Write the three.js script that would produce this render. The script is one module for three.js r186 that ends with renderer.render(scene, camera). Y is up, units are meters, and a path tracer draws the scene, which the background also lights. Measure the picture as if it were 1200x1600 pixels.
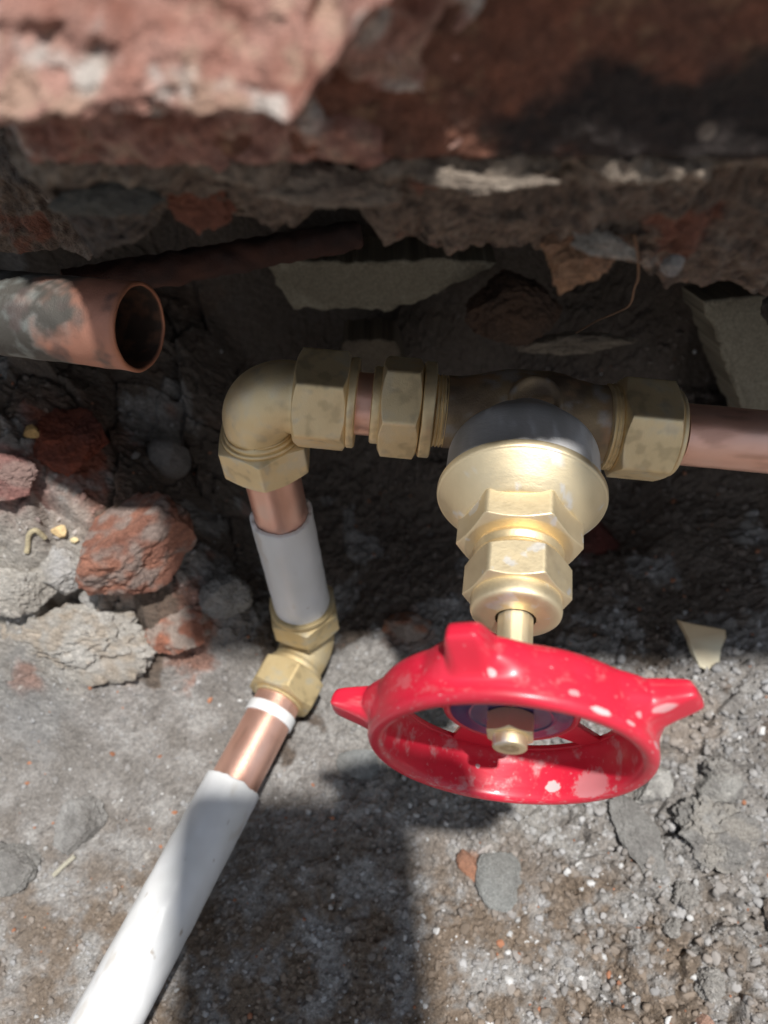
import * as THREE from 'three';
import { ImprovedNoise } from 'three/addons/math/ImprovedNoise.js';
import { mergeGeometries, mergeVertices } from 'three/addons/utils/BufferGeometryUtils.js';

// ---------------------------------------------------------------- camera, sky, sun, exposure
const scene = new THREE.Scene();
const camera = new THREE.PerspectiveCamera(65, 0.75, 0.004, 60);
camera.position.set(0, 0.387, 0);
camera.lookAt(0, 0.387 - Math.sin(54 * Math.PI / 180), -Math.cos(54 * Math.PI / 180));
camera.focus = 0.265;
camera.userData.fStop = 9;
const renderer = new THREE.WebGLRenderer({ antialias: true });
renderer.setSize(768, 1024);
renderer.toneMapping = THREE.LinearToneMapping;
renderer.toneMappingExposure = 1.2;
renderer.shadowMap.enabled = true;
renderer.shadowMap.type = THREE.PCFSoftShadowMap;

const SUN = new THREE.Vector3(0.10, 1, 0.20).normalize();
const perlin = new ImprovedNoise();
const clamp = (x, a = 0, b = 1) => Math.min(b, Math.max(a, x));
const sstep = (a, b, x) => { const t = clamp((x - a) / (b - a)); return t * t * (3 - 2 * t); };
const lerp = (a, b, t) => a + (b - a) * t;
const n3 = (x, y, z) => perlin.noise(x, y, z);
function fbm(x, y, z, oct = 4) { let s = 0, a = 0.5, f = 1; for (let i = 0; i < oct; i++) { s += a * perlin.noise(x * f + 7.1 * i, y * f - 3.3 * i, z * f + 1.7 * i); a *= 0.5; f *= 2.03; } return s; }
function rng(seed) { let s = seed >>> 0; return () => { s = (s + 0x6D2B79F5) >>> 0; let t = s; t = Math.imul(t ^ (t >>> 15), t | 1); t ^= t + Math.imul(t ^ (t >>> 7), t | 61); return ((t ^ (t >>> 14)) >>> 0) / 4294967296; }; }
const mix3 = (a, b, t) => [lerp(a[0], b[0], t), lerp(a[1], b[1], t), lerp(a[2], b[2], t)];

{ // hazy bright sky with soft broken cloud
  const W = 512, H = 256, d = new Float32Array(W * H * 4);
  for (let j = 0; j < H; j++) for (let i = 0; i < W; i++) {
    const el = ((j + 0.5) / H - 0.5) * Math.PI, az = (i + 0.5) / W * Math.PI * 2;
    const x = Math.cos(el) * Math.cos(az), y = Math.sin(el), z = Math.cos(el) * Math.sin(az);
    const c = sstep(-0.12, 0.22, fbm(x * 2.2 + 3, y * 3.2, z * 2.2 + 5, 5));
    const blue = mix3([0.26, 0.36, 0.52], [0.41, 0.45, 0.51], 1 - clamp(y));
    let col = mix3(blue, [0.68, 0.67, 0.66], c * 0.75);
    if (y < 0) col = [0.16, 0.145, 0.13];
    const k = (j * W + i) * 4; d[k] = col[0]; d[k + 1] = col[1]; d[k + 2] = col[2]; d[k + 3] = 1;
  }
  const sky = new THREE.DataTexture(d, W, H, THREE.RGBAFormat, THREE.FloatType);
  sky.mapping = THREE.EquirectangularReflectionMapping; sky.magFilter = THREE.LinearFilter; sky.minFilter = THREE.LinearFilter; sky.needsUpdate = true;
  scene.background = sky; scene.environment = sky;
  scene.backgroundIntensity = 0.7; scene.environmentIntensity = 0.7;
}
const sun = new THREE.DirectionalLight(new THREE.Color(1.0, 0.975, 0.94), 4.3);
sun.position.copy(SUN).multiplyScalar(1.5); sun.target.position.set(0, 0, -0.15); sun.position.add(sun.target.position);
sun.castShadow = true; sun.shadow.radius = 4.2; sun.shadow.mapSize.set(2048, 2048);
Object.assign(sun.shadow.camera, { left: -0.5, right: 0.5, top: 0.5, bottom: -0.5, near: 0.2, far: 3 }); sun.shadow.bias = -0.0005;
scene.add(sun, sun.target);

// ---------------------------------------------------------------- naming and material helpers
const used = {};
function numbered(n) { const k = used[n] = (used[n] ?? -1) + 1; return k ? `${n}_${String(k).padStart(3, '0')}` : n; }
function thing(name, label, category, pos = [0, 0, 0], group) {
  const o = new THREE.Group(); o.name = numbered(name); o.position.set(...pos);
  o.userData = { label, category }; if (group) o.userData.group = group; scene.add(o); return o;
}
function part(name, geo, mat, parent, label) {
  const m = new THREE.Mesh(geo, mat); m.name = name; m.castShadow = m.receiveShadow = true;
  if (label) m.userData.label = label; parent.add(m); return m;
}
function solo(name, geo, mat, label, category, extra = {}) {
  const m = new THREE.Mesh(geo, mat); m.name = numbered(name); m.castShadow = m.receiveShadow = true;
  m.userData = { label, category, ...extra }; if (!category) delete m.userData.category; scene.add(m); return m;
}
const std = (o) => new THREE.MeshStandardMaterial({ vertexColors: true, side: THREE.DoubleSide, ...o });
const phy = (o) => new THREE.MeshPhysicalMaterial({ vertexColors: true, side: THREE.DoubleSide, ...o });
// tileable grain: value noise on a torus of lattice points
function grainTexture(size, cells, seed, fn, srgb = true) {
  const r = rng(seed), layers = cells.map((c) => { const a = new Float32Array(c * c); for (let i = 0; i < a.length; i++) a[i] = r(); return [c, a]; });
  const data = new Uint8Array(size * size * 4);
  for (let j = 0; j < size; j++) for (let i = 0; i < size; i++) {
    const v = layers.map(([c, a]) => {
      const x = i / size * c, y = j / size * c, x0 = Math.floor(x), y0 = Math.floor(y); let fx = x - x0, fy = y - y0; fx = fx * fx * (3 - 2 * fx); fy = fy * fy * (3 - 2 * fy);
      const g = (p, q) => a[((q + c) % c) * c + ((p + c) % c)];
      return lerp(lerp(g(x0, y0), g(x0 + 1, y0), fx), lerp(g(x0, y0 + 1), g(x0 + 1, y0 + 1), fx), fy);
    });
    const c = fn(v), k = (j * size + i) * 4; for (let q = 0; q < 3; q++) data[k + q] = clamp(c[q]) * 255; data[k + 3] = 255;
  }
  const t = new THREE.DataTexture(data, size, size); t.wrapS = t.wrapT = THREE.RepeatWrapping; t.magFilter = THREE.LinearFilter; t.minFilter = THREE.LinearMipmapLinearFilter; t.generateMipmaps = true;
  if (srgb) t.colorSpace = THREE.SRGBColorSpace; t.needsUpdate = true; return t;
}
const soilMap = grainTexture(1024, [48, 110, 230, 420], 11, (v) => { const g = 0.60 + 0.12 * v[0] + 0.16 * v[1] + 0.18 * v[2] + 0.12 * v[3]; return [g, g * 0.985, g * 0.965]; });
const soilBump = grainTexture(1024, [48, 110, 230, 420], 11, (v) => { const g = 0.25 * v[0] + 0.3 * v[1] + 0.28 * v[2] + 0.17 * v[3]; return [g, g, g]; }, false);
const fineBump = grainTexture(512, [40, 90, 200], 5, (v) => { const g = 0.4 * v[0] + 0.35 * v[1] + 0.25 * v[2]; return [g, g, g]; }, false);
const scratchRough = grainTexture(512, [7, 30, 120], 8, (v) => { const g = 0.78 + 0.12 * v[0] + 0.08 * v[1] + 0.06 * v[2]; return [g, g, g]; }, false);

const M = {
  soil: std({ roughness: 1, map: soilMap, bumpMap: soilBump, bumpScale: 0.0012 }),
  rough: std({ roughness: 1, map: soilMap, bumpMap: soilBump, bumpScale: 0.0011 }),
  stone: std({ roughness: 0.95, bumpMap: fineBump, bumpScale: 0.0006 }),
  brick: std({ roughness: 0.97, map: soilMap, bumpMap: soilBump, bumpScale: 0.0009 }),
  brass: std({ metalness: 0.9, roughness: 0.6, roughnessMap: scratchRough, bumpMap: fineBump, bumpScale: 0.00006 }),
  brassBright: std({ metalness: 0.88, roughness: 0.58, roughnessMap: scratchRough, bumpMap: fineBump, bumpScale: 0.00004 }),
  dullBrass: std({ color: new THREE.Color(0.74, 0.74, 0.70), metalness: 0.8, roughness: 0.72, bumpMap: fineBump, bumpScale: 0.00012 }),
  bronze: std({ metalness: 0.75, roughness: 0.62, bumpMap: fineBump, bumpScale: 0.00012 }),
  paste: std({ metalness: 0.35, roughness: 0.55, bumpMap: fineBump, bumpScale: 0.00008 }),
  copper: std({ metalness: 0.82, roughness: 0.4, roughnessMap: scratchRough, bumpMap: fineBump, bumpScale: 0.00004 }),
  oldCopper: std({ metalness: 0.7, roughness: 0.6, bumpMap: fineBump, bumpScale: 0.0001 }),
  plastic: phy({ roughness: 0.38, bumpMap: fineBump, bumpScale: 0.00003, clearcoat: 0.15, clearcoatRoughness: 0.4 }),
  rust: std({ roughness: 0.95, bumpMap: fineBump, bumpScale: 0.0004 }),
  crumb: new THREE.MeshStandardMaterial({ roughness: 1 }),
};

// ---------------------------------------------------------------- geometry helpers
function grid(nu, nv, fn, colFn, uvFn, closeU = false) {  // fn(u,v) -> [x,y,z]
  const pos = new Float32Array((nu + 1) * (nv + 1) * 3), col = new Float32Array(pos.length), uv = new Float32Array((nu + 1) * (nv + 1) * 2), idx = [];
  for (let j = 0, k = 0; j <= nv; j++) for (let i = 0; i <= nu; i++, k++) {
    const p = fn(i / nu, j / nv); pos.set(p, k * 3);
    col.set(colFn ? colFn(p, i / nu, j / nv) : [1, 1, 1], k * 3); uv.set(uvFn ? uvFn(p, i / nu, j / nv) : [p[0], p[2]], k * 2);
  }
  for (let j = 0; j < nv; j++) for (let i = 0; i < nu; i++) { const a = j * (nu + 1) + i, b = a + 1, c = a + nu + 1, d = c + 1; idx.push(a, b, c, b, d, c); }
  const g = new THREE.BufferGeometry();
  g.setAttribute('position', new THREE.BufferAttribute(pos, 3)); g.setAttribute('color', new THREE.BufferAttribute(col, 3)); g.setAttribute('uv', new THREE.BufferAttribute(uv, 2));
  g.setIndex(idx); g.computeVertexNormals();
  if (closeU) { // average the seam normals
    const n = g.attributes.normal;
    for (let j = 0; j <= nv; j++) { const a = j * (nu + 1), b = a + nu, v = new THREE.Vector3(n.getX(a) + n.getX(b), n.getY(a) + n.getY(b), n.getZ(a) + n.getZ(b)).normalize(); n.setXYZ(a, v.x, v.y, v.z); n.setXYZ(b, v.x, v.y, v.z); }
  }
  return g;
}
// profile [[y, r], ...] turned about +Y; corners get a small bevel; hex = across-flats gives six chamfered sides
function revolve(profile, { seg = 96, hex = 0, bevel = 0.0004, closed = false, rmod, colFn, rough = 0, step = 0.002, phase = 0, rag } = {}) {
  let P = profile.map((p) => p.slice()); const Q = [], N = P.length;
  for (let i = 0; i < N; i++) {
    const a = P[(i + N - 1) % N], b = P[i], c = P[(i + 1) % N];
    if (!closed && (i === 0 || i === N - 1)) { Q.push(b); continue; }
    const la = Math.hypot(a[0] - b[0], a[1] - b[1]), lc = Math.hypot(c[0] - b[0], c[1] - b[1]), ta = Math.min(bevel, la * 0.33) / la, tc = Math.min(bevel, lc * 0.33) / lc;
    Q.push([lerp(b[0], a[0], ta), lerp(b[1], a[1], ta)], [lerp(b[0], c[0], tc), lerp(b[1], c[1], tc)]);
  }
  if (closed) Q.push(Q[0]);
  const R = [Q[0]];
  for (let i = 1; i < Q.length; i++) { const a = Q[i - 1], b = Q[i], l = Math.hypot(a[0] - b[0], a[1] - b[1]), k = Math.max(1, Math.ceil(l / step)); for (let q = 1; q <= k; q++) R.push([lerp(a[0], b[0], q / k), lerp(a[1], b[1], q / k)]); }
  let acc = 0; const arc = R.map((p, i) => (acc += i ? Math.hypot(p[0] - R[i - 1][0], p[1] - R[i - 1][1]) : 0));
  return grid(seg, R.length - 1, (u, v) => {
    const [y, r0] = R[Math.round(v * (R.length - 1))], th = u * Math.PI * 2; let r = r0;
    if (hex) { const t = (((th + phase) % (Math.PI / 3)) + Math.PI / 3) % (Math.PI / 3) - Math.PI / 6, h = hex / 2 / Math.cos(t), c = hex / 2 / Math.cos(Math.PI / 6) * 0.985; r = Math.min(r0, Math.min(h, c)); }
    if (rmod) r = rmod(r, th, y);
    if (rough) r += rough * n3(Math.cos(th) * r * 180 + 3, y * 180, Math.sin(th) * r * 180);
    return [r * Math.cos(th), rag && Math.abs(y - rag[0]) < 0.0005 ? y + rag[1] * fbm(Math.cos(th) * 2.2, Math.sin(th) * 2.2, 2, 4) * 2 : y, -r * Math.sin(th)];
  }, colFn, (p, u, v) => [u * 3, arc[Math.round(v * (R.length - 1))] / 0.025], true);
}
const UP = new THREE.Vector3(0, 1, 0);
function aim(o, from, to, roll = 0) { o.position.set(...from); o.quaternion.setFromUnitVectors(UP, new THREE.Vector3(...to).sub(new THREE.Vector3(...from)).normalize()); if (roll) o.rotateY(roll); return o; }
const V = (a) => new THREE.Vector3(...a);
const along = (a, b, t) => { const d = V(b).sub(V(a)).normalize(); return [a[0] + d.x * t, a[1] + d.y * t, a[2] + d.z * t]; };

// metal colours by position, so tarnish and smudges run over edges without seams
const brassCol = (dust = 0.3, dark = 0.3, seed = 0) => (p) => {
  const a = fbm(p[0] * 70 + seed, p[1] * 70, p[2] * 70, 3), b = fbm(p[0] * 240 + seed, p[1] * 240, p[2] * 240, 2);
  let c = mix3([0.94, 0.77, 0.48], [0.83, 0.66, 0.39], clamp(0.5 + a * 1.4));
  c = mix3(c, [0.34, 0.25, 0.14], dark * sstep(0.05, 0.4, b + a * 0.7));
  return mix3(c, [0.76, 0.71, 0.60], dust * sstep(0.0, 0.35, -a + b * 0.6));
};
const paleBrass = (seed) => (p) => { const f = brassCol(0.1, 0.03, seed)(p); const n = fbm(p[0] * 120 + seed, p[1] * 120, p[2] * 120, 4); return mix3(mix3(f, [0.90, 0.79, 0.56], 0.6), [0.92, 0.91, 0.89], 0.75 * sstep(0.22, 0.29, n)); };
const copperCol = (dark = 0.2, seed = 0) => (p) => {
  const a = fbm(p[0] * 90 + seed, p[1] * 50, p[2] * 90, 3), b = n3(p[0] * 420 + seed, p[1] * 120, p[2] * 420);
  let c = mix3([0.96, 0.60, 0.48], [0.88, 0.50, 0.38], clamp(0.5 + a * 1.5));
  c = mix3(c, [0.30, 0.15, 0.10], dark * sstep(0.05, 0.45, a + 0.4 * b));
  return mix3(c, [0.80, 0.62, 0.54], 0.35 * sstep(0.1, 0.4, -a));
};
const sleeveCol = (p) => { const a = fbm(p[0] * 60, p[1] * 30, p[2] * 60, 3), s = n3(p[0] * 260 + 9, p[1] * 180, p[2] * 260); return mix3(mix3(mix3([0.79, 0.795, 0.80], [0.70, 0.70, 0.68], clamp(0.5 + a * 1.4)), [0.55, 0.50, 0.43], 0.5 * sstep(0.22, 0.42, fbm(p[0] * 110 + 4, p[1] * 60, p[2] * 110, 4))), [0.36, 0.30, 0.24], 0.75 * sstep(0.62, 0.70, s)); };

// ---------------------------------------------------------------- ground
const CP = [[-0.156, -0.024, 0], [-0.078, -0.024, 0], [0, -0.024, 0], [0.078, -0.024, 0], [0.156, -0.024, 0], [-0.17, -0.071, 0], [-0.089, -0.099, 0], [0, -0.099, 0], [0.088, -0.098, 0.003], [0.174, -0.097, 0.008], [-0.17, -0.128, 0], [-0.095, -0.144, 0], [-0.032, -0.144, 0], [0, -0.197, 0], [0.053, -0.216, 0], [0.137, -0.211, 0.010], [0.194, -0.187, 0.02], [0, -0.258, 0], [0.114, -0.281, 0],
  [-0.16, -0.156, 0.003], [-0.191, -0.151, 0.003], [-0.118, -0.168, 0], [-0.153, -0.176, 0.04], [-0.181, -0.174, 0.045], [-0.126, -0.181, 0.03], [-0.163, -0.188, 0.08], [-0.137, -0.2, 0.06], [-0.164, -0.201, 0.11], [-0.127, -0.208, 0.095], [-0.112, -0.212, 0.06], [-0.087, -0.199, 0.025], [-0.085, -0.238, 0.03], [-0.161, -0.22, 0.13], [-0.124, -0.221, 0.115], [-0.1, -0.262, 0.06], [-0.066, -0.245, 0], [-0.163, -0.24, 0.14], [-0.114, -0.246, 0.12], [-0.096, -0.294, 0.07],
  [-0.039, -0.305, 0.01], [0.039, -0.32, 0.02], [0.199, -0.267, 0.02], [-0.035, -0.345, 0.055], [0.102, -0.335, 0.05], [0.21, -0.30, 0.05], [-0.12, -0.30, 0.13], [0.029, -0.36, 0.09], [0.12, -0.36, 0.10], [-0.06, -0.40, 0.2], [0.05, -0.40, 0.2], [0.16, -0.40, 0.2], [0.26, -0.40, 0.2], [-0.18, -0.40, 0.22],
  [-0.26, -0.05, 0], [-0.26, -0.15, 0.02], [-0.26, -0.22, 0.14], [-0.26, -0.3, 0.16], [0.26, -0.05, 0.01], [0.26, -0.2, 0.03], [0.26, -0.3, 0.06]];
const ZP = [[0.06, 0], [0.15, 0]];
for (const [z, h] of ZP) for (let x = -0.3; x <= 0.31; x += 0.1) CP.push([x, z, h]);
for (let x = -0.3; x <= 0.31; x += 0.1) CP.push([x, -0.45, 0.30], [x, -0.5, 0.34]);
function baseH(x, z) {
  let s = 0, w = 0; const S = 2 * 0.019 * 0.019;
  for (const c of CP) { const dx = x - c[0], dz = z - c[1], e = Math.exp(-(dx * dx + dz * dz) / S) + 1e-7 / (1e-3 + dx * dx + dz * dz); s += e * c[2]; w += e; }
  return s / w;
}
const hash = (i, j, k) => { let h = Math.imul(i, 374761393) ^ Math.imul(j, 668265263) ^ Math.imul(k, 2147483647 - 40503); h = Math.imul(h ^ (h >>> 13), 1274126177); return ((h ^ (h >>> 16)) >>> 0) / 4294967296; };
function cells(x, z, s, seed) { // fractured plates: [height -1..1 with tilt, distance to the nearest joint, id]
  const X = x / s, Z = z / s, i0 = Math.floor(X), j0 = Math.floor(Z); let d1 = 9, d2 = 9, id = 0, rx = 0, rz = 0, bi = 0, bj = 0;
  for (let j = j0 - 1; j <= j0 + 1; j++) for (let i = i0 - 1; i <= i0 + 1; i++) {
    const px = i + hash(i, j, seed), pz = j + hash(i, j, seed + 1), d = Math.hypot(X - px, Z - pz);
    if (d < d1) { d2 = d1; d1 = d; rx = X - px; rz = Z - pz; bi = i; bj = j; } else if (d < d2) d2 = d;
  }
  id = hash(bi, bj, seed + 2);
  return [(id - 0.5) * 2 + (hash(bi, bj, seed + 3) - 0.5) * 2.2 * rx + (hash(bi, bj, seed + 4) - 0.5) * 2.2 * rz, (d2 - d1) * s, id];
}
const DENT = [[-0.149, -0.190, 0.013, 0.026], [-0.155, -0.181, 0.007, 0.014], [-0.116, -0.201, 0.009, 0.013], [-0.121, -0.186, 0.006, 0.010], [0.172, -0.075, 0.010, 0.010], [0.150, -0.066, 0.006, 0.008]];
const moundW = (x, z, h) => sstep(0.012, 0.04, h) * sstep(-0.05, -0.085, x);
const darkW = (x, z, h) => { // moist earth tone with the hollow's shade painted in, inside the hole
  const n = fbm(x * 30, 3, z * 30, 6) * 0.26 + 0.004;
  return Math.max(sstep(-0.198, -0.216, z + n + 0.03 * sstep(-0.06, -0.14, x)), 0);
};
const brownW = (x, z) => sstep(-0.115, -0.06, z + 0.03 * fbm(x * 45, 8, z * 45, 3)) * sstep(0.26, 0.10, Math.abs(x + 0.0)) ;
function height(x, z) {
  const b = baseH(x, z), wx = 0.006 * fbm(x * 50, 1, z * 50, 3), wz = 0.006 * fbm(x * 50, 9, z * 50, 3), m = moundW(x, z, b), r = sstep(0.05, 0.11, x) * sstep(-0.22, -0.17, z);
  let h = b + 0.006 * fbm(x * 22, 0, z * 22, 3);
  const c1 = cells(x + wx, z + wz, 0.026, 3), c2 = cells(x + wx, z + wz, 0.0105, 20), c3 = cells(x + wx * 0.5, z + wz * 0.5, 0.0045, 40);
  const rough = 0.35 + 0.65 * Math.max(m, r * 0.7), flatL = sstep(-0.02, -0.08, x) * (1 - m) * sstep(-0.19, -0.16, z); // the trodden patch left of the coated pipe is smoother
  h += c1[0] * (0.0052 * m + 0.0022 * r) - 0.004 * sstep(0.0022, 0, c1[1]) * Math.max(m, r * 0.9);
  h += c2[0] * 0.0016 * rough * (1 - 0.5 * flatL) - 0.0013 * sstep(0.0012, 0, c2[1]) * rough * (1 - flatL);
  for (const q of DENT) { const e = Math.hypot(x + wx - q[0], z + wz - q[1]) / q[2]; if (e < 1.3) h -= q[3] * sstep(1.15, 0.55, e); }
  h += 0.0030 * r * fbm(x * 75, 14, z * 75, 4) + c3[0] * (0.0009 + 0.0007 * r) * (1 - 0.5 * flatL);
  h += 0.0022 * fbm(x * 160, 4, z * 160, 3) + 0.0012 * n3(x * 520, 2, z * 520);
  return h;
}
const PATCH = [ // places where crushed brick, lime or clay lies in the earth: x, z, radius, colour, strength
  [-0.12, -0.213, 0.020, [0.33, 0.15, 0.10], 0.8], [-0.16, -0.215, 0.014, [0.26, 0.12, 0.10], 0.8], [-0.141, -0.242, 0.020, [0.22, 0.065, 0.035], 0.95], [-0.101, -0.186, 0.016, [0.36, 0.15, 0.09], 0.7],
  [-0.15, -0.19, 0.028, [0.42, 0.40, 0.37], 0.75], [-0.165, -0.178, 0.028, [0.40, 0.38, 0.35], 0.7], [-0.12, -0.183, 0.015, [0.36, 0.30, 0.25], 0.6], [0.012, -0.203, 0.013, [0.34, 0.16, 0.09], 0.7], [0.04, -0.084, 0.006, [0.40, 0.2, 0.12], 0.6],
  [0.12, -0.26, 0.016, [0.14, 0.04, 0.03], 0.7], [0.02, -0.15, 0.04, [0.36, 0.35, 0.33], 0.45], [-0.02, -0.17, 0.04, [0.34, 0.335, 0.33], 0.5], [0.14, -0.1, 0.05, [0.34, 0.33, 0.32], 0.45], [-0.17, -0.15, 0.02, [0.30, 0.31, 0.32], 0.5], [0.14, -0.15, 0.02, [0.34, 0.25, 0.18], 0.4], [0.06, -0.12, 0.03, [0.36, 0.35, 0.33], 0.4]];
function soilColor(x, h, z) {
  const a = fbm(x * 60, h * 60, z * 60, 4), b = fbm(x * 250 + 5, h * 250, z * 250, 3), g = n3(x * 700, h * 700, z * 700);
  let c = mix3([0.36, 0.35, 0.345], [0.25, 0.237, 0.226], clamp(0.5 + a * 1.8));
  c = mix3(c, [0.21, 0.15, 0.10], 0.75 * brownW(x, z) * sstep(-0.2, 0.2, a + 0.6 * b + 0.05));
  c = mix3(c, [0.44, 0.44, 0.44], 0.5 * sstep(0.04, 0.3, -a + 0.35 * b));
  for (const p of PATCH) { const d = Math.hypot(x - p[0], z - p[1]) / p[2]; if (d < 1.6) c = mix3(c, p[3], p[4] * sstep(1.25, 0.6, d + 1.1 * a + 0.5 * b)); }
  const mb = moundW(x, z, h) * sstep(0.16, 0.34, fbm(x * 34 + 20, h * 34, z * 34, 3)); c = mix3(c, [0.33, 0.15, 0.10], 0.7 * mb);
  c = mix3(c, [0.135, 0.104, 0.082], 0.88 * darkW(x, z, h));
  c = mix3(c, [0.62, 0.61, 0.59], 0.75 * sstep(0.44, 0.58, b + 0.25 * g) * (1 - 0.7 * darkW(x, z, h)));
  const k = 1 + 0.16 * g; return [c[0] * k, c[1] * k, c[2] * k];
}
{
  const warp = (t, a, f) => { const s = t * 2 - 1; return a * s + f * Math.sign(s) * Math.pow(Math.abs(s), 9); };
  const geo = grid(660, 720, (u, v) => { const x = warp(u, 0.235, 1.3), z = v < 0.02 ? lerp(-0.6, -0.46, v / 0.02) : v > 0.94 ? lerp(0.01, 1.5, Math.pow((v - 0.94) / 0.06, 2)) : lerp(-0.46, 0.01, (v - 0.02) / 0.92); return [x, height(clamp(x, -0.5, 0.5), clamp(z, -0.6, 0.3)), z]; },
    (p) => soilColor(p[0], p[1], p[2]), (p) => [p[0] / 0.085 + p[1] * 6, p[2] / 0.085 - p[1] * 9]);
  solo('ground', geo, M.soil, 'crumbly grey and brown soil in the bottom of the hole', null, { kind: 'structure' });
}

// ---------------------------------------------------------------- loose stones
function rockGeo(seed, [sx, sy, sz], { cuts = 12, detail = 22, rough = 0.08, c1 = [0.3, 0.29, 0.28], c2 = [0.22, 0.2, 0.18], spot, spotW = 0.5, freq = 60, gain = 1.35 } = {}) {
  const r = rng(seed), pl = []; for (let i = 0; i < cuts; i++) { const z = r() * 2 - 1, t = r() * 6.283, q = Math.sqrt(1 - z * z); pl.push([q * Math.cos(t), z, q * Math.sin(t), 0.6 + 0.36 * r()]); }
  let g = new THREE.IcosahedronGeometry(1, detail); g.deleteAttribute('uv'); g.deleteAttribute('normal'); g = mergeVertices(g, 1e-5);
  const P = g.attributes.position, col = new Float32Array(P.count * 3), uv = new Float32Array(P.count * 2), o = seed * 3.7;
  for (let i = 0; i < P.count; i++) {
    const x = P.getX(i), y = P.getY(i), z = P.getZ(i); let R = 1.05;
    for (const p of pl) { const d = x * p[0] + y * p[1] + z * p[2]; if (d > 0.05) R = Math.min(R, p[3] / d); }
    R *= 1 + rough * 2.2 * fbm(x * 2.4 + o, y * 2.4, z * 2.4, 5) - rough * 0.7 * sstep(0.10, 0.0, Math.abs(fbm(x * 2.1 + o, y * 2.1 + 9, z * 2.1, 3))) * 0.6 + rough * 0.7 * n3(x * 9 + o, y * 9, z * 9);
    const X = x * R * sx, Y = y * R * sy, Z = z * R * sz; P.setXYZ(i, X, Y, Z);
    const a = fbm(X * freq + o, Y * freq, Z * freq, 3), b = n3(X * 500, Y * 500 + o, Z * 500);
    let c = mix3(c1, c2, clamp(0.5 + a * 1.8)); if (spot) c = mix3(c, spot, spotW * sstep(0.0, 0.3, fbm(X * 110 + o, Y * 110, Z * 110 + 4, 2) + 0.1));
    const k = gain * (1 + 0.22 * b); col.set([c[0] * k, c[1] * k, c[2] * k], i * 3); uv.set([X / 0.03 + Y * 20, Z / 0.03 - Y * 17], i * 2);
  }
  g.setAttribute('color', new THREE.BufferAttribute(col, 3)); g.setAttribute('uv', new THREE.BufferAttribute(uv, 2)); g.computeVertexNormals(); return g;
}
const GROUPS = { chalk: 'white chalk lumps in the soil', 'brick fragment': 'broken brick pieces in the hole', 'mortar lump': 'mortar lumps in the hole', stone: 'grey stones on the soil', crumb: 'yellow crumbs on the mound' };
function rock(name, label, cat, [x, z], size, opt = {}) {
  const m = solo(name, rockGeo(opt.seed ?? 1, size, { detail: 34, ...opt }), cat === 'pebble' || cat === 'crumb' ? M.stone : M.rough, label, cat, GROUPS[cat] ? { group: GROUPS[cat] } : {});
  m.position.set(x, (opt.y ?? baseTop(x, z)) + size[1] * (opt.lift ?? 0.25), z); m.rotation.set(opt.rx ?? 0, opt.ry ?? 0, opt.rz ?? 0); return m;
}
const baseTop = (x, z) => (height(x, z) + height(x + 0.003, z) + height(x - 0.003, z) + height(x, z + 0.003)) / 4;
const GREY = { c1: [0.33, 0.33, 0.325], c2: [0.23, 0.225, 0.22] }, BRK = { c1: [0.40, 0.17, 0.11], c2: [0.28, 0.13, 0.095], spot: [0.36, 0.33, 0.30], spotW: 0.8 }, LIME = { c1: [0.54, 0.53, 0.51], c2: [0.42, 0.40, 0.37] }, CHALK = { c1: [0.58, 0.57, 0.555], c2: [0.38, 0.365, 0.35], rough: 0.24, gain: 1.05 };
rock('stone_chip', 'pale grey angular stone chip left of the lower white pipe', 'stone', [-0.141, -0.101], [0.0125, 0.006, 0.0125], { seed: 3, ...GREY, c1: [0.40, 0.40, 0.40], ry: 0.4 });
rock('stone_chip', 'grey stone chip cut by the left edge of the photo', 'stone', [-0.168, -0.083], [0.013, 0.006, 0.012], { seed: 4, ...GREY });
rock('pebble', 'dark smooth oval pebble in the shade left of the elbow', 'pebble', [-0.107, -0.255], [0.011, 0.012, 0.009], { seed: 5, cuts: 5, rough: 0.03, c1: [0.17, 0.155, 0.145], c2: [0.12, 0.11, 0.10], lift: 0.5 });
rock('brick_fragment', 'large orange red broken brick lump jutting from the left mound', 'brick fragment', [-0.115, -0.203], [0.028, 0.025, 0.022], { seed: 8, y: 0.081, detail: 44, ...BRK, c1: [0.42, 0.2, 0.14], cuts: 11, lift: 0, rough: 0.06, ry: 0.6, spotW: 0.75, spot: [0.33, 0.29, 0.27] });
rock('brick_fragment', 'dusty dark red brick piece on top of the mound at the left photo edge', 'brick fragment', [-0.166, -0.219], [0.016, 0.009, 0.012], { seed: 9, ...BRK, c1: [0.34, 0.17, 0.15], c2: [0.27, 0.14, 0.13], spotW: 0.4 });
rock('brick_fragment', 'dark red brick end buried under the open copper pipe', 'brick fragment', [-0.143, -0.238], [0.020, 0.016, 0.016], { seed: 10, c1: [0.24, 0.06, 0.03], c2: [0.15, 0.045, 0.03], lift: 0 });
rock('brick_fragment', 'low orange brick piece at the foot of the left mound', 'brick fragment', [-0.101, -0.184], [0.016, 0.010, 0.013], { seed: 12, ...BRK, lift: 0 });
rock('brick_fragment', 'orange brick lump on the soil between lower elbow and valve', 'brick fragment', [0.012, -0.203], [0.014, 0.008, 0.009], { seed: 13, ...BRK, c1: [0.42, 0.2, 0.12], lift: 0.1 });
rock('brick_fragment', 'small orange brick chip below the red wheel', 'brick fragment', [0.0385, -0.0835], [0.005, 0.0035, 0.007], { seed: 14, c1: [0.44, 0.22, 0.14], c2: [0.36, 0.2, 0.14], ry: 0.5 });
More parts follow.
